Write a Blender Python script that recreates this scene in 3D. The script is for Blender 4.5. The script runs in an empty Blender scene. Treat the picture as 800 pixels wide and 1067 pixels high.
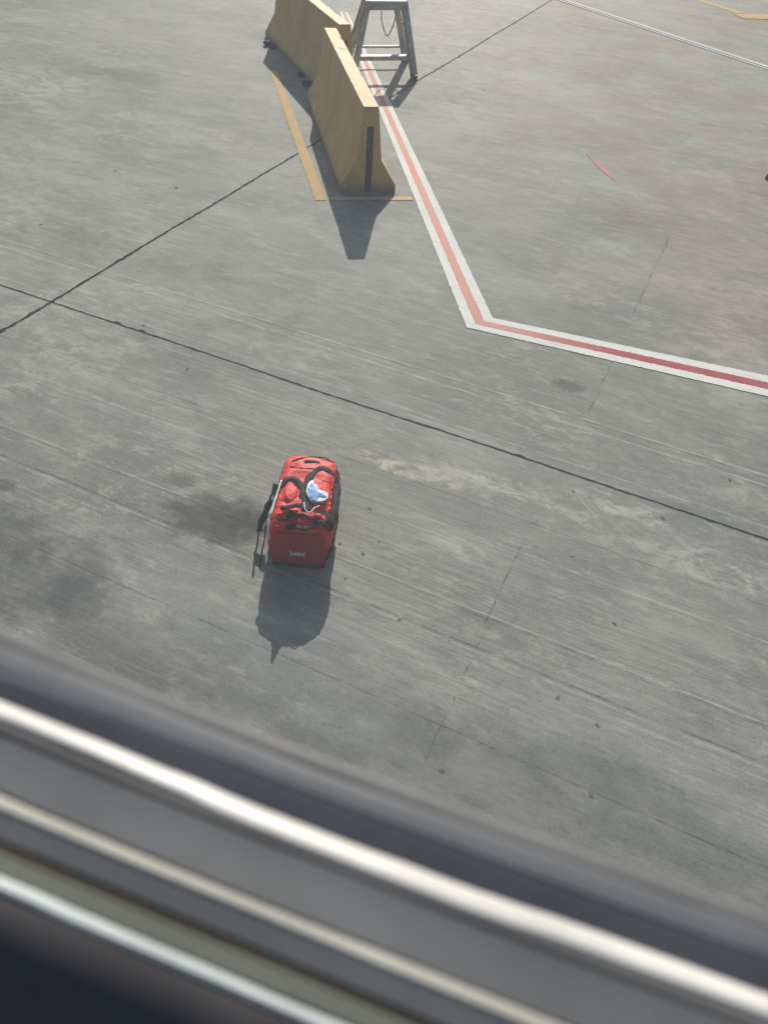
import bpy, bmesh, math, random
from mathutils import Vector, Matrix, noise
random.seed(4)
S = bpy.context.scene; C = S.collection
R = math.radians

# ---------------------------------------------------------------- camera
F, PITCH, ROLL, EYE = 801.0, R(44.0), R(5.0), 3.3
fw = Vector((0, math.cos(PITCH), -math.sin(PITCH)))
up0 = Vector((0, math.sin(PITCH), math.cos(PITCH))); rt0 = Vector((1, 0, 0))
cr = rt0*math.cos(ROLL) + up0*math.sin(ROLL)
cu = -rt0*math.sin(ROLL) + up0*math.cos(ROLL)
cd = bpy.data.cameras.new('camera'); cam = bpy.data.objects.new('camera', cd); C.objects.link(cam)
cam.matrix_world = Matrix(((cr.x, cu.x, -fw.x, 0), (cr.y, cu.y, -fw.y, 0), (cr.z, cu.z, -fw.z, EYE), (0, 0, 0, 1)))
cd.sensor_fit = 'VERTICAL'; cd.sensor_height = 24; cd.sensor_width = 18; cd.lens = 24*F/1067
cd.clip_start = 0.01; cd.clip_end = 3000
cd.dof.use_dof = True; cd.dof.focus_distance = 5.0; cd.dof.aperture_fstop = 5.2
S.camera = cam

def at(px, py, z=0.0):
    """world point at height z that the photograph shows at pixel px, py (800 x 1067)"""
    d = fw + cr*((px-400)/F) - cu*((py-533.5)/F)
    t = (EYE-z)/(-d.z)
    return Vector((d.x*t, d.y*t, z))

# ---------------------------------------------------------------- light
EL, AZ = R(28.0), R(90.6)          # sun elevation, azimuth counted from +X
W = bpy.data.worlds.new('World'); S.world = W; W.use_nodes = True
nt = W.node_tree; bg = nt.nodes['Background']
sky = nt.nodes.new('ShaderNodeTexSky'); sky.sky_type = 'NISHITA'; sky.sun_disc = False
sky.sun_elevation = EL; sky.sun_rotation = math.pi/2 - AZ
sky.air_density = 1.2; sky.dust_density = 2.0
nt.links.new(sky.outputs[0], bg.inputs[0]); bg.inputs[1].default_value = 0.072
sd = bpy.data.lights.new('sun', 'SUN'); sd.energy = 4.0; sd.angle = R(0.55); sd.color = (1, 0.94, 0.85)
sun = bpy.data.objects.new('sun', sd); C.objects.link(sun)
sdir = Vector((math.cos(EL)*math.cos(AZ), math.cos(EL)*math.sin(AZ), math.sin(EL)))
sun.rotation_euler = sdir.to_track_quat('Z', 'Y').to_euler(); sun.location = (0, 8, 12)
S.view_settings.view_transform = 'Standard'; S.view_settings.look = 'None'
S.view_settings.gamma = 1.0; S.view_settings.exposure = 0.40
S.view_settings.use_curve_mapping = False

# ---------------------------------------------------------------- helpers
def tag(o, label=None, cat=None, group=None, kind=None):
    if label: o['label'] = label
    if cat: o['category'] = cat
    if group: o['group'] = group
    if kind: o['kind'] = kind
    return o
def empty(name, loc=(0, 0, 0), rz=0):
    o = bpy.data.objects.new(name, None); C.objects.link(o)
    o.location = loc; o.rotation_euler = (0, 0, rz); o.empty_display_size = 0.1
    return o
def obj(name, bm, mat, parent=None, smooth=False):
    bmesh.ops.recalc_face_normals(bm, faces=bm.faces)
    me = bpy.data.meshes.new(name); bm.to_mesh(me); bm.free()
    if smooth:
        for p in me.polygons: p.use_smooth = True
    me.materials.append(mat)
    o = bpy.data.objects.new(name, me); C.objects.link(o)
    if parent: o.parent = parent
    return o
def add_box(bm, c, s, rot=None):
    m = Matrix.Translation(c) @ (rot.to_4x4() if rot else Matrix()) @ Matrix.Diagonal((*s, 1))
    bmesh.ops.create_cube(bm, size=1, matrix=m)
def add_bar(bm, a, b, w, d, side=None):
    """rectangular bar from a to b: w across `side`, d the other way"""
    a, b = Vector(a), Vector(b); z = (b-a).normalized()
    x = Vector(side) if side is not None else Vector((1, 0, 0)); x = (x - z*x.dot(z)).normalized(); y = z.cross(x)
    rot = Matrix((x, y, z)).transposed()
    add_box(bm, (a+b)/2, (w, d, (b-a).length), rot)
def add_tube(bm, pts, r, n=8, caps=True):
    rings = []
    for i, p in enumerate(pts):
        p = Vector(p); t = (Vector(pts[min(i+1, len(pts)-1)]) - Vector(pts[max(i-1, 0)])).normalized()
        x = t.orthogonal().normalized() if i == 0 else (px - t*px.dot(t)).normalized()
        px = x; y = t.cross(x)
        rr = r[i] if isinstance(r, (list, tuple)) else r
        rings.append([bm.verts.new(p + x*rr*math.cos(2*math.pi*k/n) + y*rr*math.sin(2*math.pi*k/n)) for k in range(n)])
    for a, b in zip(rings, rings[1:]):
        for k in range(n): bm.faces.new((a[k], a[(k+1) % n], b[(k+1) % n], b[k]))
    if caps: bm.faces.new(rings[0]); bm.faces.new(rings[-1])
def spline(pts, n=8):
    pts = [Vector(p) for p in pts]; P = [pts[0]*2-pts[1]] + pts + [pts[-1]*2-pts[-2]]; out = []
    for i in range(1, len(P)-2):
        for k in range(n):
            t = k/n; a, b, c, d = P[i-1], P[i], P[i+1], P[i+2]
            out.append(0.5*((2*b) + (c-a)*t + (2*a-5*b+4*c-d)*t*t + (3*b-a-3*c+d)*t**3))
    out.append(pts[-1]); return out
def add_band(bm, pts, w, th, nrm, rough_edge=False):
    """flat webbing of width w and thickness th along pts; nrm(p) = outward normal"""
    rings = []
    for i, p in enumerate(pts):
        t = (pts[min(i+1, len(pts)-1)] - pts[max(i-1, 0)]).normalized()
        n = nrm(p); n = (n - t*n.dot(t)).normalized(); s = t.cross(n)
        ww = w[i] if isinstance(w, (list, tuple)) else w
        if rough_edge: ww *= 1+.35*noise.noise(p*22); p = p + n*.004*noise.noise(p*26+Vector((4, 4, 4))); n = (n + s*.8*noise.noise(p*18)).normalized(); s = t.cross(n)
        e = min(th*0.45, ww*0.2)
        prof = [(-ww/2, 0), (-ww/2, th-e), (-ww/2+e, th), (ww/2-e, th), (ww/2, th-e), (ww/2, 0)]
        rings.append([bm.verts.new(p + s*a + n*b) for a, b in prof])
    for a, b in zip(rings, rings[1:]):
        for k in range(6): bm.faces.new((a[k], a[(k+1) % 6], b[(k+1) % 6], b[k]))
    bm.faces.new(rings[0]); bm.faces.new(rings[-1])

# ---------------------------------------------------------------- materials
class NT:
    def __init__(s, name):
        s.m = bpy.data.materials.new(name); s.m.use_nodes = True; s.t = s.m.node_tree
        s.b = s.t.nodes['Principled BSDF']; s.out = s.t.nodes['Material Output']
    def n(s, typ, **kw):
        o = s.t.nodes.new('ShaderNode'+typ)
        for k, v in kw.items(): setattr(o, k, v)
        return o
    def l(s, a, b): s.t.links.new(a, b)
    def put(s, v, sock):
        if isinstance(v, bpy.types.NodeSocket): s.l(v, sock)
        elif v is not None: sock.default_value = v
    def math(s, op, a, b=None, c=None, clamp=False):
        o = s.n('Math', operation=op, use_clamp=clamp)
        for i, v in enumerate((a, b, c)): s.put(v, o.inputs[i]) if v is not None else None
        return o.outputs[0]
    def noise(s, vec, scale, detail=4, rough=0.55, dist=0):
        o = s.n('TexNoise'); s.put(vec, o.inputs['Vector']); o.inputs['Scale'].default_value = scale
        o.inputs['Detail'].default_value = detail; o.inputs['Roughness'].default_value = rough; o.inputs['Distortion'].default_value = dist
        return o.outputs['Fac']
    def map(s, v, a, b, c=0.0, d=1.0, smooth=True):
        o = s.n('MapRange', interpolation_type='SMOOTHSTEP' if smooth else 'LINEAR')
        s.put(v, o.inputs[0]); 
        for i, x in enumerate((a, b, c, d)): o.inputs[i+1].default_value = x
        return o.outputs[0]
    def mix(s, f, a, b, blend='MIX'):
        o = s.n('Mix', data_type='RGBA', blend_type=blend); s.put(f, o.inputs[0])
        s.put(a if isinstance(a, bpy.types.NodeSocket) else (*a, 1), o.inputs[6]); s.put(b if isinstance(b, bpy.types.NodeSocket) else (*b, 1), o.inputs[7])
        return o.outputs[2]
    def mapping(s, vec, rot=0.0, scale=(1, 1, 1), loc=(0, 0, 0)):
        o = s.n('Mapping'); s.put(vec, o.inputs[0]); o.inputs['Rotation'].default_value = (0, 0, rot)
        o.inputs['Scale'].default_value = scale; o.inputs['Location'].default_value = loc
        return o.outputs[0]
    def bump(s, h, strength=0.3, dist=0.01):
        o = s.n('Bump'); s.put(h, o.inputs['Height']); o.inputs['Strength'].default_value = strength; o.inputs['Distance'].default_value = dist
        s.l(o.outputs[0], s.b.inputs['Normal'])
    def coord(s, k='Object'): return s.n('TexCoord').outputs[k]

def simple(name, col, rough=0.6, var=0.15, scale=12, metal=0.0, spec=0.5, bump=0.0, bscale=60):
    t = NT(name); v = t.coord()
    n = t.noise(v, scale, 5)
    dark = tuple(c*(1-var) for c in col); lite = tuple(min(1, c*(1+var)) for c in col)
    t.l(t.mix(t.map(n, .3, .7), dark, lite), t.b.inputs['Base Color'])
    t.b.inputs['Roughness'].default_value = rough; t.b.inputs['Metallic'].default_value = metal
    t.b.inputs['Specular IOR Level'].default_value = spec
    if bump: t.bump(t.noise(v, bscale, 3), bump, 0.004)
    return t.m

# directions measured on the apron: one family of joints runs at 158.6 deg, the other at 68.5 deg
AB, AA = R(158.6), R(68.5)
def vB(): return Vector((math.cos(AB), math.sin(AB), 0))
def vA(): return Vector((math.cos(AA), math.sin(AA), 0))

def concrete():
    t = NT('concrete'); v = t.coord()
    rv = t.mapping(v, rot=-AB)                       # x along the brooming, y across it
    sx = t.n('SeparateXYZ'); t.l(rv, sx.inputs[0]); X, Y = sx.outputs[0], sx.outputs[1]
    big = t.noise(v, .45, 6, .6, .4)
    str1 = t.noise(t.mapping(rv, scale=(.8, 1.7, 1)), 1.1, 9, .74, .3)
    str2 = t.noise(t.mapping(rv, scale=(2.6, 7.0, 1)), 1.5, 9, .78, .3)
    fine = t.noise(t.mapping(rv, scale=(2.6, 46, 1)), 1.0, 6, .75)
    blot = t.noise(t.mapping(rv, scale=(.7, 1.1, 1)), 6.5, 9, .78, .5)
    grit = t.noise(v, 80, 4, .8)
    col = t.mix(t.map(big, .33, .68), (.160, .170, .152), (.250, .255, .225))
    col = t.mix(t.map(str1, .48, .62, 0, .60), col, (.315, .315, .282))
    col = t.mix(t.map(str1, .34, .48, .50, 0), col, (.115, .124, .112))
    col = t.mix(t.map(str2, .52, .66, 0, .55), col, (.37, .37, .335))
    col = t.mix(t.map(str2, .34, .47, .50, 0), col, (.10, .108, .098))
    # light cement laitance wherever both large fields run high
    worn = t.math('MULTIPLY', t.map(blot, .50, .60), t.map(t.noise(rv, .9, 4, .6, .5), .44, .62, .15, 1))
    col = t.mix(t.math('MULTIPLY', worn, .55), col, (.43, .41, .36))
    col = t.mix(t.map(blot, .36, .48, .55, 0), col, (.12, .126, .115))
    # broom lines, strong in some lanes and nearly absent in others
    lane = t.map(t.noise(t.mapping(rv, scale=(.25, .9, 1), loc=(3, 7, 0)), 1.0, 3), .38, .56, .25, 1)
    fm = t.math('MULTIPLY', t.map(fine, .40, .62, 0, 1), lane)
    col = t.mix(t.math('MULTIPLY', fm, .42), col, (.105, .11, .105))
    lf = t.math('MULTIPLY', t.map(t.noise(t.mapping(rv, scale=(1.0, 34, 1), loc=(5, 2, 0)), 1.0, 4, .6), .56, .70), lane)
    col = t.mix(t.math('MULTIPLY', lf, .36), col, (.40, .395, .37))
    col = t.mix(t.map(grit, .3, .75, .0, .32), col, (.40, .395, .37))
    col = t.mix(t.map(grit, .22, .42, .45, 0), col, (.09, .092, .09))
    # warm rubber tint right of the red line
    dx = t.n('SeparateXYZ'); t.l(v, dx.inputs[0])
    side = t.map(t.math('SUBTRACT', dx.outputs[0], t.math('MULTIPLY', t.math('SUBTRACT', 8.0, dx.outputs[1]), .25)), .0, 3.0)
    side = t.math('MULTIPLY', side, t.map(dx.outputs[1], 4.6, 6.4))
    side = t.math('MULTIPLY', side, t.map(t.noise(v, .8, 4), .35, .6))
    col = t.mix(t.math('MULTIPLY', side, .7), col, (1.06, .86, .80), 'MULTIPLY')
    # long thin form lines pressed in the slab
    def line(p, ang, w, strength, c, x0=None, x1=None, wob=.004):
        nonlocal col
        m = t.mapping(v, rot=0, loc=(-p.x, -p.y, 0)); m = t.mapping(m, rot=-ang)
        s2 = t.n('SeparateXYZ'); t.l(m, s2.inputs[0])
        yy = t.math('ADD', s2.outputs[1], t.math('MULTIPLY', t.math('SUBTRACT', t.noise(m, 4, 4), .5), wob*3))
        f = t.map(t.math('ABSOLUTE', yy), w*.4, w, strength, 0)
        f = t.math('MULTIPLY', f, t.map(t.noise(m, 3.2, 8, .8), .42, .56))
        if x0 is not None:
            f = t.math('MULTIPLY', f, t.map(s2.outputs[0], x0, x0+.05)); f = t.math('MULTIPLY', f, t.map(s2.outputs[0], x1-.15, x1, 1, 0))
        col = t.mix(f, col, c)
    dk, lt = (.075, .078, .078), (.42, .415, .39)
    line(at(547, 560), AA, .008, .75, dk, -.75, .02, .012); line(at(511, 645), AA, .007, .4, dk, -1.0, .0, .02)
    line(at(685, 272), AA, .016, .55, dk, -1.2, .7, .03); line(at(640, 372), AA, .012, .5, dk, -.9, .1, .03)
    line(at(120, 522), AB, .010, .6, dk); line(at(120, 526), AB, .012, .4, lt)
    line(at(600, 677), AB, .008, .55, lt); line(at(600, 681), AB, .006, .4, dk)
    line(at(450, 620), AB, .007, .4, dk); line(at(760, 655), AB, .010, .45, lt)
    line(at(300, 350), AB, .010, .7, lt); line(at(330, 352), AB, .008, .6, dk); line(at(380, 366), AB, .012, .6, lt)
    line(at(560, 800), AB, .006, .6, dk); line(at(480, 445), AB, .010, .5, lt); line(at(440, 505), AB, .006, .55, dk)
    # stains and one painted dimming of the near ground: (pixel centre, radius x, radius y in metres, strength)
    def stain_or_shade(px, py, rx, ry, k, ang=AB, c=(.052, .056, .055)):
        nonlocal col
        p = at(px, py)
        m = t.mapping(v, loc=(-p.x, -p.y, 0)); m = t.mapping(m, rot=-ang, scale=(1, 1, 1)); m = t.mapping(m, scale=(1/rx, 1/ry, 0))
        ln = t.n('VectorMath', operation='LENGTH'); t.l(m, ln.inputs[0])
        wob = t.math('MULTIPLY', t.math('SUBTRACT', t.noise(v, 3.2/max(rx, .12), 6, .6), .5), 1.5)
        d = t.math('ADD', ln.outputs['Value'], wob)
        kk = t.map(d, .45, 1.15, k, 0)
        if c[0] > .3: kk = t.math('MULTIPLY', kk, t.map(blot, .42, .58))
        col = t.mix(kk, col, c)
    stain_or_shade(228, 540, .40, .24, .62, R(-5)); stain_or_shade(258, 545, .24, .17, .40, R(10)); stain_or_shade(190, 500, .13, .09, .45)
    stain_or_shade(50, 600, .46, .30, .48, R(30)); stain_or_shade(80, 622, .24, .18, .45); stain_or_shade(8, 560, .35, .25, .5); stain_or_shade(4, 505, .12, .06, .5)
    stain_or_shade(592, 402, .14, .09, .5); stain_or_shade(130, 78, .9, .35, .3, R(170)); stain_or_shade(300, 45, 1.3, .5, .22)
    stain_or_shade(330, 775, .35, .1, .3); stain_or_shade(620, 860, 1.6, .42, .38); stain_or_shade(150, 690, .9, .3, .3); stain_or_shade(560, 330, 1.0, .45, .2); stain_or_shade(640, 235, .9, .5, .16)  # the widest ellipse paints the dimmer light of the near ground into the colour
    stain_or_shade(430, 490, .50, .10, .65, AB, (.48, .44, .37)); stain_or_shade(400, 485, .22, .06, .6, AB, (.60, .50, .38)); stain_or_shade(520, 505, .5, .10, .5, AB, (.52, .50, .44)); stain_or_shade(740, 590, .5, .16, .4, AB, (.48, .47, .43)); stain_or_shade(640, 530, .4, .1, .4, AB, (.48, .47, .43)); stain_or_shade(470, 570, .25, .12, .35, AB, (.46, .46, .43))
    stain_or_shade(35, 85, 1.0, .7, .35, AB, (.38, .39, .36)); stain_or_shade(210, 140, 1.6, .35, .35, AB, (.40, .39, .36))
    bc = t.n('BrightContrast'); t.l(col, bc.inputs[0]); bc.inputs[1].default_value = .013; bc.inputs[2].default_value = .09; col = bc.outputs[0]
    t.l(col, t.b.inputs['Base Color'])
    t.l(t.map(blot, .3, .7, .72, .85), t.b.inputs['Roughness']); t.b.inputs['Specular IOR Level'].default_value = .16
    h = t.math('ADD', t.math('MULTIPLY', fm, -.6), t.math('MULTIPLY', grit, .8))
    t.bump(h, .25, .003)
    return t.m

def paint(name, col, worn=.5, fade=None, under=(.22, .22, .2)):
    """road paint worn through to concrete; fade=(colour, y0, y1) bleaches along the line"""
    t = NT(name); v = t.coord()
    rv = t.mapping(v, rot=-AB)
    c = col
    if fade:
        s = t.n('SeparateXYZ'); t.l(v, s.inputs[0])
        c = t.mix(t.math('ADD', t.map(s.outputs[fade[1]], fade[2], fade[3]), t.math('MULTIPLY', t.math('SUBTRACT', t.noise(v, 2.5, 4), .5), .5), clamp=True), col, fade[0])
    n1 = t.noise(t.mapping(rv, scale=(2, 16, 1)), 2.0, 6, .7); n2 = t.noise(v, 55, 5, .75)
    f = t.math('ADD', t.map(n1, .5, .8, 0, worn), t.map(n2, .52, .72, 0, worn*.55), clamp=True)
    c = t.mix(t.map(t.noise(v, 1.6, 5), .35, .7, 0, .22), c, tuple(x*.6 for x in col) if not fade else (.4, .36, .33))
    t.l(t.mix(f, c, under), t.b.inputs['Base Color']); t.b.inputs['Roughness'].default_value = .8; t.b.inputs['Specular IOR Level'].default_value = .1
    t.bump(n2, .2, .002)
    return t.m

# ---------------------------------------------------------------- ground
bm = bmesh.new()
L = 500; bmesh.ops.create_grid(bm, x_segments=8, y_segments=8, size=L)
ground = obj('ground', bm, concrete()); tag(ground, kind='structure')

def joint(p, q, w0, name, ext0, ext1, spall):
    p, q = Vector(p), Vector(q); d = (q-p).normalized(); n = Vector((-d.y, d.x, 0)); p = p-d*ext0; q = q+d*ext1
    N = int((q-p).length/.02); bm = bmesh.new(); prev = None
    for i in range(N+1):
        c = p.lerp(q, i/N); s = i*.02
        c = c + n*(.012*noise.noise(Vector((s*.8, 3, p.x))) + .004*noise.noise(Vector((s*7, 1, p.x))))
        a = w0*(.75+.5*noise.noise(Vector((s*3, 9, 1)))) + .7*w0*noise.noise(Vector((s*16, 2, 1)))
        b = w0*(.75+.5*noise.noise(Vector((s*3, 19, 1)))) + .7*w0*noise.noise(Vector((s*19, 5, 1)))
        k = noise.noise(Vector((s*1.3, 33, p.y))); k2 = noise.noise(Vector((s*8, 8, 2)))
        if k > .12 and k2 > .15: a += spall*(k-.12)*(k2-.15)*9
        k = noise.noise(Vector((s*1.2, 53, p.y))); k2 = noise.noise(Vector((s*9, 18, 2)))
        if k > .14 and k2 > .15: b += spall*(k-.14)*(k2-.15)*9
        v1 = bm.verts.new(c+n*max(a, .004)+Vector((0, 0, .002))); v2 = bm.verts.new(c-n*max(b, .004)+Vector((0, 0, .002)))
        if prev: bm.faces.new((prev[0], prev[1], v2, v1))
        prev = (v1, v2)
    o = obj(name, bm, JM); tag(o, kind='structure'); return o
JM = simple('joint_sealant', (.030, .033, .038), .9, .5, 30, spec=.05)
joint(at(0, 347), at(575, 0), .017, 'slab_joint', 6, 40, .025)
joint(at(0, 297), at(800, 562), .0095, 'slab_joint', 30, 10, .045)

# small dark oil and gum spots, thin irregular films on the slab
bm = bmesh.new()
for px, py, r in ((416, 646, .016), (581, 727, .018), (622, 756, .022), (615, 828, .018), (354, 567, .012), (378, 577, .018), (360, 603, .012),
                      (350, 623, .008), (640, 650, .014), (195, 385, .02), (120, 178, .03), (184, 196, .03), (43, 234, .02), (597, 512, .014), (760, 500, .02),
                      (150, 339, .02), (385, 530, .015), (395, 565, .012), (596, 580, .01), (690, 540, .02), (503, 94, .03), (460, 803, .02)):
    r *= random.uniform(.55, .95); c = at(px, py); a0 = random.uniform(0, 6.28); vs = []
    for k in range(22):
        a = 2*math.pi*k/22; rr = r*(1+.55*noise.noise(Vector((math.cos(a)*1.1, math.sin(a)*1.1, px))) + .25*noise.noise(Vector((math.cos(a)*2.2, math.sin(a)*2.2, py)))) * .85
        x, y = rr*1.25*math.cos(a), rr*.8*math.sin(a)
        vs.append(bm.verts.new(c + Vector((x*math.cos(a0)-y*math.sin(a0), x*math.sin(a0)+y*math.cos(a0), .0015))))
    bm.faces.new(vs)
o = obj('oil_spots', bm, simple('oil_film', (.105, .108, .102), .85, .3, 60, spec=.1)); tag(o, kind='stuff', label='small dark oil spots dried on the grey concrete', cat='oil spots')

def strip(name, left, right, mat, z=.008, cuts=40, jag=.004, nz=3):
    """painted strip between two polylines of the same length"""
    bm = bmesh.new(); prev = None; k = 0
    for (a0, a1), (b0, b1) in zip(zip(left, left[1:]), zip(right, right[1:])):
        for i in range(cuts+1):
            f = i/cuts; a = Vector(a0).lerp(Vector(a1), f); b = Vector(b0).lerp(Vector(b1), f); d = (b-a).normalized(); k += 1
            a = a + d*jag*noise.noise(Vector((k*.9, nz, 1))); b = b + d*jag*noise.noise(Vector((k*.9, nz, 7)))
            a.z = b.z = z; v1 = bm.verts.new(a); v2 = bm.verts.new(b)
            if prev and i > 0: bm.faces.new((prev[0], prev[1], v2, v1))
            prev = (v1, v2)
    o = obj(name, bm, mat); tag(o, kind='structure'); return o

def fit(ps):   # least-squares x = a + b*y through ground points
    n = len(ps); my = sum(p.y for p in ps)/n; mx = sum(p.x for p in ps)/n
    b = sum((p.x-mx)*(p.y-my) for p in ps)/sum((p.y-my)**2 for p in ps); return lambda y: Vector((mx+b*(y-my), y, 0))
fl = fit([at(398.6, 125), at(428, 200), at(460, 283), at(485, 340)]); fr = fit([at(365, 20), at(412, 115), at(460, 225), at(512, 332)])
cl, crn = at(486, 341.5), at(513, 331.5); el0, er0 = at(800, 413.5), at(800, 392)
eL = el0 + (el0-cl)*1.5; eR = er0 + (er0-crn)*1.5
pl = [fl(16.6), cl, eL]; pr = [fr(16.6), crn, eR]
def between(f): return [a.lerp(b, f) for a, b in zip(pl, pr)]
wm = paint('white_paint', (.70, .70, .66), .5)
rm = paint('red_paint', (.37, .065, .080), .5, ((.66, .31, .25), 0, 2.0, .3), (.38, .33, .30))
w = [(0, .345), (.345, .645), (.645, 1)]
strip('white_line', between(0), between(.34), wm, .004, 260, .010, 2)
strip('red_line', between(.34), between(.66), rm, .005, 260, .016, 4)
strip('white_line', between(.66), between(1), wm, .004, 260, .010, 6)
# far thin white line, two strokes with a dark seam between
a, b = at(580, -1.5), at(800, 71.5); d = (b-a).normalized(); n = Vector((-d.y, d.x, 0)); a = a-d*3; b = b+d*6
strip('white_line', [a+n*.12, b+n*.12], [a+n*.02, b+n*.02], paint('thin_white_paint', (.60, .59, .58), .45), .008, 120, .012)
strip('white_line', [a-n*.03, b-n*.03], [a-n*.10, b-n*.10], bpy.data.materials['thin_white_paint'], .008, 120, .012)
ym = paint('yellow_paint', (.52, .34, .15), .6)
a, b = at(718, -3), at(772, 14); d = (b-a).normalized(); n = Vector((-d.y, d.x, 0))
strip('yellow_line', [a-d*5+n*.11, b+n*.11], [a-d*5-n*.11, b-n*.11], ym, .004, 60, .02)
a, b = at(768, 17), at(812, 18.5); d = (b-a).normalized(); n = Vector((-d.y, d.x, 0))
strip('yellow_line', [a+n*.22, b+d*3+n*.22], [a-n*.22, b+d*3-n*.22], ym, .008, 60, .02)
# yellow outline of the barrier bay
p0, p1 = at(334.5, 209), at(286.5, 78); d = (p1-p0).normalized(); n = Vector((d.y, -d.x, 0))
strip('yellow_line', [p0-n*.062, p1+d*.2-n*.055], [p0+n*.062, p1+d*.2+n*.055], ym, .004, 220, .022)
q0, q1 = at(334, 207.5), at(429, 207); d = (q1-q0).normalized(); n = Vector((-d.y, d.x, 0))
strip('yellow_line', [q0+d*.1+n*.045, q1+n*.045], [q0+d*.1-n*.045, q1-n*.045], paint('worn_yellow_paint', (.60, .40, .20), .75), .005, 90, .016)
# short pink survey dash
a, b = at(611, 160), at(641, 189); d = (b-a).normalized(); n = Vector((-d.y, d.x, 0))
strip('pink_dash', [a+n*.004, a.lerp(b, .35)+n*.035, a.lerp(b, .75)+n*.035, b+n*.004], [a-n*.004, a.lerp(b, .35)-n*.035, a.lerp(b, .75)-n*.035, b-n*.004], paint('pink_paint', (.48, .20, .21), .5), .004, 12, .01)

# ---------------------------------------------------------------- concrete barriers
def barrier_mat():
    t = NT('barrier_paint'); v = t.coord(); s = t.n('SeparateXYZ'); t.l(v, s.inputs[0])
    n1 = t.noise(v, 1.6, 6, .6, .4); n2 = t.noise(v, 22, 6, .7); drip = t.noise(t.mapping(v, scale=(3.5, 3.5, .7)), 1.2, 5, .6)
    col = t.mix(t.map(n1, .3, .7), (.48, .28, .09), (.56, .35, .125))
    col = t.mix(t.map(drip, .50, .70, 0, .45), col, (.36, .20, .085))
    col = t.mix(t.map(drip, .30, .44, .35, 0), col, (.64, .46, .23))
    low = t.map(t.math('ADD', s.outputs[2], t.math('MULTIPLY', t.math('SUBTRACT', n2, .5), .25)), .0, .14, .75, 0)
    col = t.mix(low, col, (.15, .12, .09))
    chip = t.map(t.noise(v, 7, 8, .8), .62, .66); col = t.mix(chip, col, (.17, .14, .11))
    col = t.mix(t.map(t.noise(t.mapping(v, loc=(4, 4, 4)), 34, 5, .7), .62, .68, 0, .7), col, (.15, .11, .08))
    t.l(col, t.b.inputs['Base Color']); t.b.inputs['Roughness'].default_value = .7
    t.bump(t.math('ADD', n2, t.math('MULTIPLY', chip, -.7)), .35, .008)
    return t.m
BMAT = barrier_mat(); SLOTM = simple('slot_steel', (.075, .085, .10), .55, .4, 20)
def barrier(loc, ang, label, tilt=0):
    LEN = 3.17
    t = empty('traffic_barrier', loc, ang - math.pi/2)
    tag(t, label, 'barrier', 'yellow concrete barriers in the painted bay')
    prof = [(.305, 0), (.305, .075), (.135, .335), (.078, .85)]
    prof = prof + [(-x, z) for x, z in reversed(prof)]
    bm = bmesh.new(); prev = None; N = 50; rings = []
    ys = [0, .02] + [LEN*i/N for i in range(1, N)] + [LEN-.02, LEN]
    dense = []
    for (x0, z0), (x1, z1) in zip(prof, prof[1:]+prof[:1]):
        k = max(1, int(math.hypot(x1-x0, z1-z0)/.06))
        dense += [(x0+(x1-x0)*i/k, z0+(z1-z0)*i/k) for i in range(k)]
    for j, y in enumerate(ys):
        end = j in (0, len(ys)-1); ring = []
        for x, z in dense:
            k = .972 if end else 1.0
            p = Vector((x*k, y, z if not (end and z > .8) else z-.012))
            dn = noise.noise(p*3.1+Vector((loc[0]*5, 0, 0)))*.006 + noise.noise(p*14)*.003
            edge = max(0, noise.noise(Vector((x*20, y*4.5, loc[1]))) - .42)*.05 if (z > .83 or z < .08) else 0
            p.x -= math.copysign(abs(dn)*.6+edge, x); p.z -= (edge if z > .8 else 0)
            ring.append(bm.verts.new(p))
        rings.append(ring)
    for a, b in zip(rings, rings[1:]):
        for k in range(len(a)): bm.faces.new((a[k], a[(k+1) % len(a)], b[(k+1) % len(a)], b[k]))
    bm.faces.new(rings[0]); bm.faces.new(rings[-1])
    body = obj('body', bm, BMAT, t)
    # end slots cut into the block
    cb = bmesh.new()
    for y in (0, LEN): add_box(cb, (0, y, .32), (.072, .12, .70))
    cut = obj('cutter', cb, BMAT); cut.location = loc; cut.rotation_euler = t.rotation_euler
    bpy.context.view_layer.update()
    md = body.modifiers.new('slot', 'BOOLEAN'); md.operation = 'DIFFERENCE'; md.object = cut; md.solver = 'EXACT'
    dg = bpy.context.evaluated_depsgraph_get(); me = bpy.data.meshes.new_from_object(body.evaluated_get(dg))
    body.modifiers.clear(); body.data = me; bpy.data.objects.remove(cut)
    me.materials.clear(); me.materials.append(BMAT)
    for y, s in ((.052, 1), (LEN-.052, -1)):
        b = bmesh.new(); add_box(b, (0, y, .325), (.066, .006, .66)); 
        for z in (.12, .36, .60):
            add_box(b, (0, y-s*.012, z), (.030, .02, .05))
        obj('connector_slot', b, SLOTM, t)
    return t
nb0 = Vector((-.475, 8.33, 0)); NANG = R(103.9)
near_b = barrier(nb0, NANG, 'nearer yellow concrete barrier with its slotted end facing the window')
far_b = barrier(Vector((-1.06, 11.62, 0)), R(114.0), 'farther yellow concrete barrier, angled behind the first one beside the stepladder')
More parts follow.
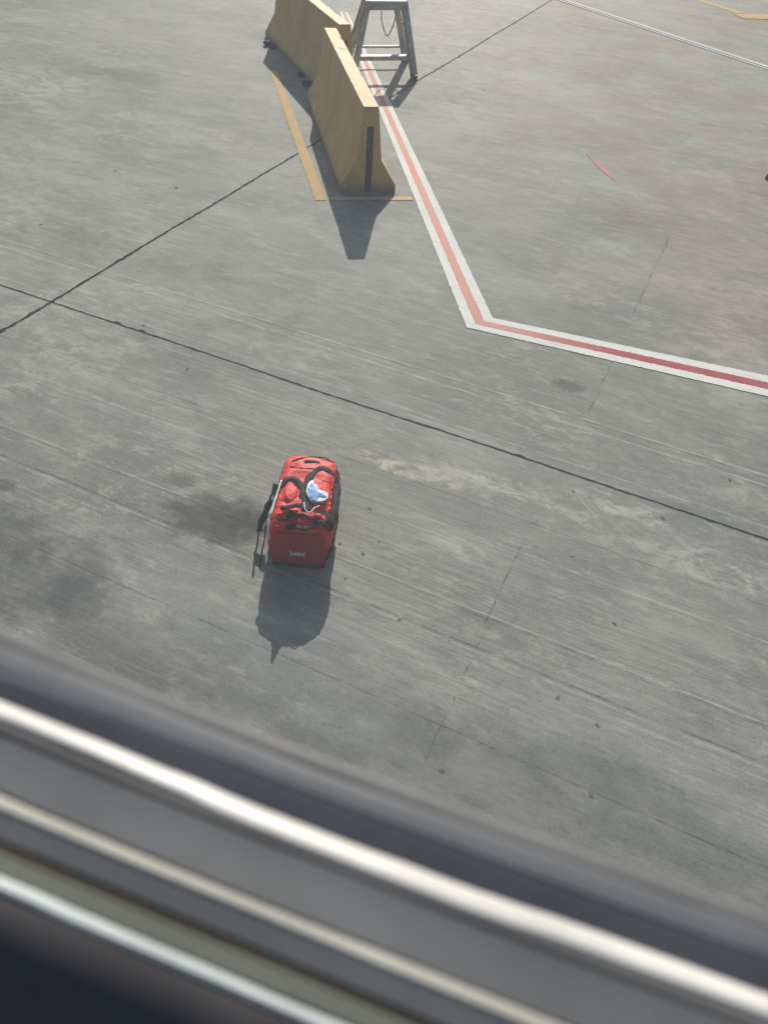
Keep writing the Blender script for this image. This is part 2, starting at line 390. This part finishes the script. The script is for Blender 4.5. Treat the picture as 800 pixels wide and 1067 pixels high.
# broken rubber scraps stuck out from under the far barrier's foot
RUB = simple('black_rubber', (.03, .028, .028), .8, .3, 30, bump=.4)
for px, py, s in ((277, 47, .07), (283, 50, .05), (311, 79, .06), (316.5, 88, .06)):
    b = bmesh.new(); bmesh.ops.create_icosphere(b, subdivisions=2, radius=1)
    for v in b.verts:
        v.co = Vector((v.co.x*s, v.co.y*s*.8, (v.co.z+.9)*s*.55)) * (1+.35*noise.noise(v.co*2.3+Vector((px, 0, 0))))
        v.co.z = max(v.co.z, .003)
    o = obj('rubber_scrap', b, RUB); o.location = at(px, py) + Vector((.03, -.02, .001))
    tag(o, {277: 'black rubber scrap at the far left corner of the farther barrier, outermost of a pair', 283: 'black rubber scrap under the farther barrier, just right of the corner scrap',
            311: 'black rubber scrap under the foot of the farther barrier, middle of its length', 316.5: 'black rubber scrap where the two yellow barriers meet'}[px], 'rubber scrap', 'rubber scraps along the barrier foot')

# ---------------------------------------------------------------- stepladder
ALU = simple('weathered_aluminium', (.40, .38, .37), .6, .3, 8, .1, spec=.3, bump=.2)
ALUL = simple('bright_aluminium', (.50, .50, .48), .55, .2, 9, .1)
FOOTM = simple('rubber_foot', (.03, .03, .032), .8, .2, 20)
u = Vector((math.cos(.345), math.sin(.345), 0)); vv = Vector((-u.y, u.x, 0))
FRf = at(431, 82); FRf.z = 0; W0 = .93
capc = Vector((-.65, 13.10, .885)); 
lad = empty('step_ladder', (FRf.x, FRf.y, 0)); tag(lad, 'worn grey metal stepladder standing on the red and white line behind the yellow barriers', 'stepladder')
inv = Vector((FRf.x, FRf.y, 0))
FLf = FRf - u*W0; mid = (FRf+FLf)/2
RRf = at(421.5, 64); RLf = RRf - u*.93
cw, cdp = .27, .13
TFR, TFL = capc+u*cw-vv*cdp, capc-u*cw-vv*cdp
TRR, TRL = capc+u*(cw-.05)+vv*cdp, capc-u*(cw-.05)+vv*cdp
def lb(name, parts, mat, parent=lad):
    b = bmesh.new()
    for p in parts: add_bar(b, p[0]-inv, p[1]-inv, p[2], p[3], p[4])
    bmesh.ops.bevel(b, geom=b.edges[:], offset=.003, segments=1, affect='EDGES')
    return obj(name, b, mat, parent)
def chan(name, a, b_):      # C-section rail: web plus two flanges
    z = (b_-a).normalized(); y = z.cross(u).normalized()
    o = lb(name, [(a, b_, .014, .140, u), (a+y*.066, b_+y*.066, .070, .012, u), (a-y*.066, b_-y*.066, .070, .012, u)], ALU)
    return o
for nm, a, b_ in (('front_rail', FRf, TFR), ('front_rail', FLf, TFL), ('rear_rail', RRf, TRR), ('rear_rail', RLf, TRL)):
    r = chan(nm, a+Vector((0, 0, .04)), b_)
    fb = bmesh.new(); add_box(fb, a-inv+Vector((0, 0, .027)), (.075, .125, .052), Matrix.Rotation(.345, 3, 'Z')); bmesh.ops.bevel(fb, geom=fb.edges[:], offset=.006, segments=2, affect='EDGES')
    f = obj('rubber_foot', fb, FOOTM, r)
def onrail(a, b_, z): return a.lerp(b_, z/b_.z)
for z in (.27,):
    lb('step', [(onrail(FLf, TFL, z), onrail(FRf, TFR, z), .10, .022, vv), (onrail(FLf, TFL, z)-Vector((0, 0, .025))-vv*.045, onrail(FRf, TFR, z)-Vector((0, 0, .025))-vv*.045, .008, .045, vv)], ALU)
for z in (.22,):
    lb('rear_brace', [(onrail(RLf, TRL, z), onrail(RRf, TRR, z), .035, .03, vv)], ALUL)
capo = bmesh.new(); rot = Matrix.Rotation(.345, 3, 'Z')
add_box(capo, capc-inv+Vector((0, 0, .012)), (2*cw+.06, 2*cdp+.06, .022), rot)
obj('cap', capo, ALUL, lad)
lb('cap_skirt', [(capc-u*(cw+.02)-vv*(cdp+.025)-Vector((0, 0, .047)), capc+u*(cw+.02)-vv*(cdp+.025)-Vector((0, 0, .047)), .012, .092, vv),
                 (capc-u*(cw+.02)+vv*(cdp+.02)-Vector((0, 0, .03)), capc+u*(cw+.02)+vv*(cdp+.02)-Vector((0, 0, .03)), .012, .06, vv)], ALU)
for s, fo, ft, ro, rt in ((1, FRf, TFR, RRf, TRR), (-1, FLf, TFL, RLf, TRL)):
    a, b_ = onrail(fo, ft, .66), onrail(ro, rt, .62); m = (a+b_)/2 - Vector((0, 0, .05))
    lb('spreader', [(a, m, .035, .008, vv), (m, b_, .035, .008, vv)], ALU)
    lb('gusset', [(onrail(ro, rt, .75)-u*s*.02, onrail(ro, rt, .93)-u*s*.09, .05, .01, vv)], ALU)
hb = bmesh.new(); c0 = capc-vv*(cdp+.03)-u*.07-Vector((0, 0, .10)); c1 = capc-vv*(cdp+.03)+u*.14-Vector((0, 0, .10))
pts = spline([c0-inv, c0-inv+Vector((.01, 0, -.12)), c0.lerp(c1, .4)-inv+Vector((0, 0, -.30)), c0.lerp(c1, .7)-inv+Vector((0, 0, -.27)), c1-inv+Vector((0, 0, -.10)), c1-inv], 8)
add_tube(hb, pts, .008, 6); obj('hanging_cord', hb, FOOTM, lad, True)

# small rubber chock at the right edge
ck = bmesh.new(); pr2 = [(-.10, 0), (.10, 0), (.07, .07), (.0, .12), (-.07, .07)]
ra = [ck.verts.new((x, -.16, z)) for x, z in pr2]; rb = [ck.verts.new((x, .16, z)) for x, z in pr2]
ck.faces.new(ra); ck.faces.new(rb)
for k in range(5): ck.faces.new((ra[k], ra[(k+1) % 5], rb[(k+1) % 5], rb[k]))
bmesh.ops.bevel(ck, geom=ck.edges[:], offset=.008, segments=2, affect='EDGES')
o = obj('rubber_block', ck, RUB); o.location = at(808, 191)+Vector((.03, 0, .001)); o.rotation_euler = (0, 0, .3)
tag(o, 'small black rubber block cut by the right edge of the view', 'block')

# ---------------------------------------------------------------- duffel bag
def fabric(name, col, col2, rough=.62, sheen=.3, bump=.25, scale=7):
    t = NT(name); v = t.coord(); n = t.noise(v, scale, 5, .6); w_ = t.noise(v, 420, 2)
    t.l(t.mix(t.map(n, .3, .7), col, col2), t.b.inputs['Base Color']); t.b.inputs['Roughness'].default_value = rough
    t.b.inputs['Specular IOR Level'].default_value = .22; t.b.inputs['Sheen Weight'].default_value = sheen; t.b.inputs['Sheen Roughness'].default_value = .4
    t.bump(t.math('ADD', w_, t.math('MULTIPLY', t.noise(v, 38, 5, .6, .6), 2)), bump, .003)
    return t.m
REDF = fabric('red_nylon', (.54, .010, .010), (.70, .024, .018), .5, .1, .35)
DRED = fabric('dark_red_nylon', (.30, .010, .02), (.38, .015, .025), .55, .1, .3)
BLKF = fabric('black_webbing', (.004, .004, .006), (.012, .011, .015), .75, 0)
WHT = fabric('white_piping', (.70, .69, .70), (.82, .80, .80), .5, 0, .1)
BLUF = fabric('blue_print', (.10, .26, .60), (.22, .40, .68), .45, 0, .1)
BL, BW, BH = .60, .185, .318
bloc = Vector((-.457, 2.93, 0)); bang = R(1.0)
bag = empty('duffel_bag', bloc, bang); tag(bag, 'red duffel bag with black straps standing alone on the concrete', 'duffel bag')
def loc(px, py, z): return Matrix.Rotation(-bang, 3, 'Z') @ (at(px, py, z) - bloc)
def half(z, y):
    """half width of the bag at height z, length position y"""
    k = z/BH
    w_ = .148 + (.180-.148)*math.sin(min(1, k/.5)*math.pi/2) if k < .5 else .180*math.cos((k-.5)/.5*math.pi/2*.60)
    e = min(y, BL-y)/.07; e = max(0, min(1, e)); return w_*(.90+.10*math.sin(e*math.pi/2))
def topz(x, y):
    e = max(0, min(1, y/.12)); f = max(0, min(1, (BL-y)/.10))
    h = BH*(.90+.10*math.sin(e*math.pi/2))*(.94+.06*math.sin(f*math.pi/2))
    return h
def surf(a, y):
    """a in -1..1 : bottom-left, over the top, bottom-right"""
    H = topz(0, y); s = abs(a); sg = 1 if a >= 0 else -1
    if s > .42:
        k = (1-s)/.58; z = k*H*.80; x = half(z, y)
        if k < .12: z = max(.0, z)
    else:
        k = s/.42; th = k*math.pi/2; x = half(H*.80, y)*math.sin(th)**.50; z = H*.80 + H*.20*math.cos(th)**.50
    p = Vector((sg*x, y, z))
    q = Vector((p.x*9, p.y*6, p.z*9))
    d = .011*noise.noise(q) + .009*noise.noise(q*2.2+Vector((9, 3, 1))) + .002*noise.noise(q*4.7+Vector((2, 5, 8)))
    fold = noise.noise(Vector((p.x*5+p.z*16, p.y*24+p.z*14, 4)))
    amp = .016 if sg > 0 and s > .35 else .003
    d += amp*(1-abs(fold)*3) if abs(fold) < .33 else 0
    damp = min(1, y/.03)*min(1, (BL-y)/.03); d *= .25+.75*damp
    nn = Vector((sg*(.9 if s > .42 else k), 0, .1 if s > .42 else 1)).normalized()
    if z < .02: d *= .2
    return p + nn*d
bm = bmesh.new(); NA, NY = 90, 84; grid = []
for j in range(NY+1):
    y = BL*j/NY; grid.append([bm.verts.new(surf(-1+2*i/NA, y)) for i in range(NA+1)])
for a, b in zip(grid, grid[1:]):
    for i in range(NA): bm.faces.new((a[i], a[i+1], b[i+1], b[i]))
    bm.faces.new((a[0], b[0], b[-1], a[-1]))
def cap_end(ring, sgn):
    """bulged end panel"""
    cen = sum((v.co for v in ring), Vector())/len(ring); prev = ring
    for k in range(1, 9):
        f = 1-k/9; cur = []
        for v in ring:
            p = cen + (v.co-cen)*f; p.y += sgn*(.016*math.cos(f*math.pi/2) + .004*noise.noise(Vector((p.x*14, p.z*14, sgn))))
            cur.append(bm.verts.new(p))
        for i in range(len(ring)): bm.faces.new((prev[i], prev[(i+1) % len(ring)], cur[(i+1) % len(ring)], cur[i]))
        prev = cur
    bm.faces.new(prev)
cap_end(grid[-1], 1); cap_end(grid[0], -1)
body = obj('body', bm, REDF, bag, True)

def upn(p): return Vector((p.x*1.2, 0, 1)).normalized()
# darker front end panel, proud of the body
def endpt(x, z, off): 
    return Vector((x, -.012-off - .012*math.cos(min(1, abs(x)/.17)*math.pi/2)*math.sin(max(0, min(1, z/.27))*math.pi), z))
bm = bmesh.new(); rows = []
for j in range(15):
    z = .022 + (.262-.022)*j/14; hw = half(z, 0)*.965*(1 if j < 12 else 1-.05*(j-11)**1.5/3); rows.append([bm.verts.new(endpt(hw*(-1+2*i/20), z, .006+.003*noise.noise(Vector((i*.4, j*.4, 2))))) for i in range(21)])
back = [[bm.verts.new(v.co+Vector((0, .03, 0))) for v in r] for r in rows]
for a, b in zip(rows, rows[1:]):
    for i in range(20): bm.faces.new((a[i], a[i+1], b[i+1], b[i]))
for a, b in zip(back, back[1:]):
    for i in range(20): bm.faces.new((a[i], a[i+1], b[i+1], b[i]))
loopf = rows[0] + [r[-1] for r in rows[1:]] + rows[-1][-2::-1] + [r[0] for r in rows[-2:0:-1]]
loopb = back[0] + [r[-1] for r in back[1:]] + back[-1][-2::-1] + [r[0] for r in back[-2:0:-1]]
for i in range(len(loopf)):
    j = (i+1) % len(loopf); bm.faces.new((loopf[i], loopf[j], loopb[j], loopb[i]))
endp = obj('end_panel', bm, DRED, bag, True)
# pale emblem: two interlocking arcs
bm = bmesh.new()
for s, zc in ((1, .142), (-1, .096)):
    pts = []
    for k in range(25):
        th = math.pi*(k/24); x = .038*math.cos(th); z = zc - s*.031*math.sin(th)
        pts.append((x, z, .0018+.0032*math.sin(th)**.6))
    prev = None
    for k, (x, z, w_) in enumerate(pts):
        th = math.pi*k/24; nx, nz = math.cos(th), -s*math.sin(th)
        q1 = endpt(x+nx*w_, z+nz*w_, .0125 + (.001 if s > 0 else 0)); q2 = endpt(x-nx*w_, z-nz*w_, .0125 + (.001 if s > 0 else 0))
        v1, v2 = bm.verts.new(q1), bm.verts.new(q2)
        if prev: bm.faces.new((prev[0], prev[1], v2, v1))
        prev = (v1, v2)
for v in bm.verts: v.co.x += -.004
r = bmesh.ops.extrude_face_region(bm, geom=bm.faces[:]); bmesh.ops.translate(bm, vec=(0, .006, 0), verts=[g for g in r['geom'] if isinstance(g, bmesh.types.BMVert)])
obj('emblem', bm, fabric('emblem_white', (.55, .50, .50), (.62, .58, .58), .5, 0, .1), endp)
# black base wrap along bottom edges
bm = bmesh.new()
for sg in (1, -1):
    gr = []
    for j in range(41):
        y = -.004+(BL+.008)*j/40; yy = max(0, min(BL, y))
        gr.append([bm.verts.new(surf(sg*(1-(.34 if sg > 0 else .2)*i/5), yy) + Vector((sg*.005, y-yy, .0))) for i in range(6)] )
    for a, b in zip(gr, gr[1:]):
        for i in range(5): bm.faces.new((a[i], a[i+1], b[i+1], b[i]))
r = bmesh.ops.solidify(bm, geom=bm.faces[:], thickness=.004)
obj('base_trim', bm, BLKF, bag, True)
bm = bmesh.new(); add_tube(bm, spline([(-.148, -.018, .02), (0, -.028, .016), (.148, -.018, .02)], 8), .011, 8); obj('base_piping', bm, BLKF, bag, True)

def drape(px_pts, lift, zg=.31):
    """curve laid over the bag through photo pixels; lift = height above the surface"""
    out = []
    for i, (px, py) in enumerate(px_pts):
        z = zg
        for _ in range(6):
            p = loc(px, py, z); y = max(0, min(BL, p.y)); H = topz(0, y); hw = half(H*.80, y); k = min(.999, abs(p.x)/hw)
            th = math.asin(k**(1/.50)); z = H*.80 + H*.20*max(0, math.cos(th))**.50
        lf = lift[i] if isinstance(lift, (list, tuple)) else lift
        q = loc(px, py, z+lf); out.append(q)
    return spline(out, 7)
def strap(name, px_pts, w, th, lift, mat=None, zg=.31, parent=None):
    b = bmesh.new(); add_band(b, drape(px_pts, lift, zg), w, th, upn, True); return obj(name, b, mat or BLKF, parent or bag, True)
# two padded shoulder straps lying as arches on the top
sr = strap('shoulder_strap', [(320, 533), (319.5, 515), (321, 501), (327, 492), (336, 488.5), (345, 493), (350, 504), (350.5, 520), (348, 536), (343, 548)], .040, .006, [.001, .002, .003, .004, .004, .004, .003, .002, .001, .001])
sl = strap('shoulder_strap', [(317, 532), (315.5, 518), (314, 506), (307, 499), (299, 499), (294, 506), (289, 516), (285, 528)], .036, .006, [.001, .002, .003, .004, .004, .003, .002, .001])
# zip line and rear seam
strap('zip', [(302, 486), (315, 488), (330, 489), (343, 493), (352, 502)], .007, .004, .002)
strap('rear_seam', [(304, 481), (315, 477.5), (330, 476.5), (343, 479.5), (351, 487)], .008, .005, .001)
rh = strap('rear_handle', [(317, 482), (322, 481), (328, 481), (333, 482)], .02, .006, [.0, .002, .002, .0])
# cross webbing and grab handle near the front
strap('cross_webbing', [(284, 527), (296, 529), (308, 526), (316, 527)], .026, .005, .004)
strap('cross_webbing', [(283, 541), (296, 540), (310, 536), (322, 539), (335, 545), (345, 552)], .026, .005, .004)
strap('grab_handle', [(297, 551), (305, 549), (315, 551), (325, 549), (331, 545)], .038, .008, [.000, .002, .003, .002, .000])
# black flaps put the shadows and dark areas between the straps into colour
# crumpled red top pocket flaps catching the sun
def flap(name, poly, h, mat, seed):
    ps = [loc(px, py, .318) for px, py in poly]; cen = sum(ps, Vector())/len(ps); b = bmesh.new(); prev = None; n = 28
    lp = spline(ps+[ps[0]], 28//len(ps)+1); lp = lp[:-1]; rings = []
    for k in range(8):
        f = 1-k/8; z = h*math.sin((1-f)*math.pi/2)**.7 if k else -.035
        rings.append([b.verts.new(Vector((cen.x+(p.x-cen.x)*f, cen.y+(p.y-cen.y)*f, topz(0, p.y)-.006+z - .35*abs(cen.x+(p.x-cen.x)*f)**1.5*.5 + .008*noise.noise(Vector((p.x*30*f, p.y*30*f, seed)))))) for p in lp])
    for a, c in zip(rings, rings[1:]):
        for i in range(len(a)): b.faces.new((a[i], a[(i+1) % len(a)], c[(i+1) % len(a)], c[i]))
    b.faces.new(rings[-1]); return obj(name, b, mat, bag, True)
flap('shadow_panel', [(284, 531), (300, 526), (318, 529), (346, 531), (347, 543), (331, 547), (304, 546), (284, 543)], .006, BLKF, 7)
flap('shadow_panel', [(287, 522), (290, 508), (297, 499), (306, 500), (313, 508), (314, 523), (300, 528)], .005, BLKF, 9)
flap('pocket', [(291, 522), (295, 507), (302, 503), (311, 508), (309, 521), (301, 525)], .022, REDF, 1)
flap('pocket', [(285, 534), (297, 534), (308, 529), (313, 532), (306, 537), (292, 541)], .026, REDF, 2)
flap('pocket', [(320, 538), (330, 534), (338, 537), (335, 543), (325, 542)], .024, REDF, 5)
cupo = flap('round_pocket', [(320, 512), (321, 500), (328, 495), (338, 496), (344, 503), (345, 516), (340, 525), (328, 527), (321, 521)], .022, REDF, 3)
# blue and white print on the round pocket
def patch(name, poly, lift, mat, seed):
    ps = [loc(px, py, .318+.024) for px, py in poly]; b = bmesh.new(); lp = spline(ps+[ps[0]], 5)[:-1]
    cen = sum(ps, Vector())/len(ps)
    rings = []
    for f in (1, .7, .4, .1):
        rings.append([b.verts.new(Vector((cen.x+(p.x-cen.x)*f, cen.y+(p.y-cen.y)*f, p.z+lift+.006*(1-f)+.003*noise.noise(Vector((p.x*40*f, p.y*40*f, seed)))))) for p in lp])
    for a, c in zip(rings, rings[1:]):
        for i in range(len(a)): b.faces.new((a[i], a[(i+1) % len(a)], c[(i+1) % len(a)], c[i]))
    b.faces.new(rings[-1]); b.faces.new([b.verts.new(v.co-Vector((0, 0, .012))) for v in rings[0]])
    n_ = len(rings[0]); bot = [b.verts[i] for i in range(0)] if False else None
    return obj(name, b, mat, cupo, True)
patch('white_patch', [(319, 512), (321, 504), (326, 500), (328, 506), (334, 513), (341, 513), (341, 519), (335, 522), (326, 522), (322, 518)], .000, WHT, 1)
patch('blue_patch', [(320.5, 509), (325, 504), (330, 506), (333, 511), (340, 513), (340, 518), (333, 518), (329, 522), (324, 519), (322, 514)], .004, BLUF, 2)
# pale webbing loop
strap('webbing_loop', [(317, 524), (318, 531), (323, 534), (328, 529), (333, 527)], .006, .004, .03, WHT)
# white piping down the left side
def left(px_pts, zs, w, th, name, mat, parent=None, nrm=lambda p: Vector((-1, -.2, .7)), rnd=7):
    b = bmesh.new(); add_band(b, spline([loc(px, py, z) for (px, py), z in zip(px_pts, zs)], rnd), w, th, nrm, w == .06); return obj(name, b, mat, parent or bag, True)
left([(293.5, 501), (290, 512), (286, 524), (282, 537)], [.315, .31, .30, .28], [.012]*3+[.014]*8+[.022]*6+[.030]*5, .006, 'white_piping', WHT)
left([(280.5, 541), (280, 550), (281, 562)], [.27, .25, .21], .008, .004, 'white_piping', WHT)
left([(300, 551), (299, 559), (298.5, 567)], [.270, .215, .170], .022, .005, 'handle_tail', BLKF, None, lambda p: Vector((0, -1, .1)))
# padded black strap hanging down the left side, with its loose tail
st = left([(289, 505), (284, 517), (279, 530), (273, 545), (271, 554)], [.235, .19, .15, .10, .07], .06, .012, 'side_strap', BLKF)
left([(270, 553), (268.5, 566), (266, 580), (264, 600)], [.07, .035, .015, .004], .014, .004, 'strap_tail', BLKF, st)
left([(277, 548), (276, 562), (272, 580), (271, 592)], [.09, .05, .02, .004], .014, .004, 'strap_tail', BLKF, st)
# strap end standing up at the back
b = bmesh.new(); p = loc(306, 492, .30); add_band(b, spline([Vector((-.040, .07, .27)), Vector((-.040, .065, .31)), Vector((-.044, .055, .345)), Vector((-.052, .04, .385))], 6), [.05]*7+[.07-.0055*k for k in range(12)], .004, lambda p: Vector((0, 1, 0))); obj('strap_end', b, BLKF, bag, True)

# ---------------------------------------------------------------- the aircraft window the picture is taken through
WA = R(-15.6); wu = Vector((math.cos(WA), math.sin(WA), 0)); wn = Vector((-wu.y, wu.x, 0))
ZS = EYE-.20
win = empty('aircraft_window', (0, 0, ZS)); tag(win, 'grey aircraft window frame with pale sunlit ridges across the bottom of the view, seen close up and blurred', 'window')
def sweep(name, prof, mat, u0=-.42, u1=.42, N=84, wob=0.0, curve=0.0, seed=0, parent=win, smooth=True, kinks=()):
    """closed profile [(n, z)] swept along the window's lower edge"""
    b = bmesh.new(); rings = []; m_ = len(prof)
    for i in range(N+1):
        s = u0+(u1-u0)*i/N; ring = []
        for k, (n_, z) in enumerate(prof):
            dn = curve*(s/.11)**2*(1 if abs(s) < .11 else (2*abs(s)/.11-1)/(s/.11)**2)
            dn += wob*noise.noise(Vector((s*14, seed, k*.3))) + wob*.5*noise.noise(Vector((s*45, seed+5, k*.3)))
            for kx, ky, ka in kinks:
                g = ((s-(at(kx, ky, ZS)).dot(wu))/.006); f = 1/(1+math.exp(max(-30, min(30, g))))
                dn += ka*(f if k > m_//2 else .35*f) + abs(ka)*.35*math.exp(-g*g*.5)
            ring.append(b.verts.new(wu*s + wn*(n_+dn) + Vector((0, 0, z))))
        rings.append(ring)
    m = len(prof)
    for a, c in zip(rings, rings[1:]):
        for k in range(m): b.faces.new((a[k], a[(k+1) % m], c[(k+1) % m], c[k]))
    b.faces.new(rings[0]); b.faces.new(rings[-1])
    o = obj(name, b, mat, parent, smooth); o.data.set_sharp_from_angle(angle=R(38)); return o
def fm(name, col, rough=.5, var=.12, **k): return simple(name, col, rough, var, 25, **k)
sweep('outer_skin', [(.0965, -.9), (.0965, -.0024), (.0985, -.0019), (.1003, -.0021), (.1007, -.9)], fm('skin_paint', (.155, .142, .135), .5), wob=.0006, curve=.0022, seed=1)
sweep('seal', [(.0893, -.05), (.0892, -.0024), (.0868, -.0028), (.0820, -.0042), (.0820, -.05)], fm('seal_rubber', (.080, .085, .098), .5), wob=.0004, curve=.0018, seed=2)
sweep('outer_seal', [(.0960, -.05), (.0962, -.0022), (.093, -.0018), (.0896, -.0023), (.0895, -.05)], fm('outer_seal_grey', (.098, .103, .112), .45), wob=.0005, curve=.0020, seed=12)
sweep('outer_lip', [(.0818, -.05), (.0816, -.0034), (.0800, -.0018), (.0780, -.0006), (.0764, -.0004), (.0758, -.0010), (.0756, -.05)], fm('lip_white', (.54, .53, .51), .45), wob=.0006, curve=.0014, seed=3, kinks=((205, 803, .0012), (590, 965, -.0009)))
sweep('ledge', [(.0724, -.05), (.0723, -.0009), (.0690, -.0010), (.0640, -.0007), (.0592, -.0004), (.0590, -.05)], fm('ledge_grey', (.100, .107, .115), .6), wob=.0003, curve=.0010, seed=4)
sweep('ledge_rim', [(.0753, -.05), (.0752, -.0008), (.0740, -.0007), (.0727, -.0013), (.0725, -.05)], fm('rim_grey', (.16, .155, .145), .6), wob=.0003, curve=.0014, seed=14)
sweep('middle_lip', [(.0588, -.05), (.0587, -.0009), (.0580, .0001), (.0562, .0003), (.0556, -.0003), (.0555, -.05)], fm('lip_cream', (.47, .46, .40), .5), wob=.0003, curve=.0005, seed=5)
sweep('inner_ledge', [(.0553, -.05), (.0552, -.0001), (.0498, -.0007), (.0496, -.05)], fm('inner_ledge_grey', (.105, .11, .118), .6), wob=.0003, seed=6)
sweep('brown_bead', [(.0494, -.05), (.0493, -.0013), (.0478, -.0013), (.0476, -.05)], fm('brown_sealant', (.07, .055, .03), .7), wob=.0004, seed=7)
sweep('inner_seal', [(.0474, -.05), (.0473, -.0006), (.0427, -.0002), (.0426, -.05)], fm('inner_seal_grey', (.095, .105, .09), .6), wob=.0003, seed=8)
sweep('inner_lip', [(.0424, -.05), (.0423, -.0008), (.0415, .0004), (.0400, .0006), (.0390, .0000), (.0389, -.05)], fm('inner_lip_white', (.62, .66, .65), .45), wob=.0005, seed=9, kinks=((25, 935, .0006),))
arc = [(.0387, -.20), (.0386, .0001)] + [(.0386-.024*math.sin(a), .0001-.036*(1-math.cos(a))) for a in [R(3+87*i/18) for i in range(19)]] + [(.0144, -.20)]
sweep('inner_reveal', arc, fm('reveal_plastic', (.080, .074, .076), .75, .15, spec=.2), seed=10)
# pane
t = NT('window_glass'); v = t.coord()
tr = t.n('BsdfTransparent'); tr.inputs[0].default_value = (.97, .98, .975, 1)
tl = t.n('BsdfTranslucent'); tl.inputs[0].default_value = (.74, .86, 1.0, 1)
gl = t.n('BsdfGlossy'); gl.inputs['Roughness'].default_value = .03
film = t.map(t.noise(t.mapping(v, rot=R(12), scale=(1.2, 1, 6)), 3.0, 4, .5, .5), .3, .75, .022, .048)
m1 = t.n('MixShader'); t.l(film, m1.inputs[0]); t.l(tr.outputs[0], m1.inputs[1]); t.l(tl.outputs[0], m1.inputs[2])
m2 = t.n('MixShader'); m2.inputs[0].default_value = .02; t.l(m1.outputs[0], m2.inputs[1]); t.l(gl.outputs[0], m2.inputs[2])
t.l(m2.outputs[0], t.out.inputs[0])
b = bmesh.new()
q = [wu*s + wn*.0900 + Vector((0, 0, z)) for s, z in ((-.42, -.006), (.42, -.006), (.42, .50), (-.42, .50))]
q2 = [p+wn*.0 for p in q]; b.faces.new([b.verts.new(p) for p in q]); obj('pane', b, t.m, win)
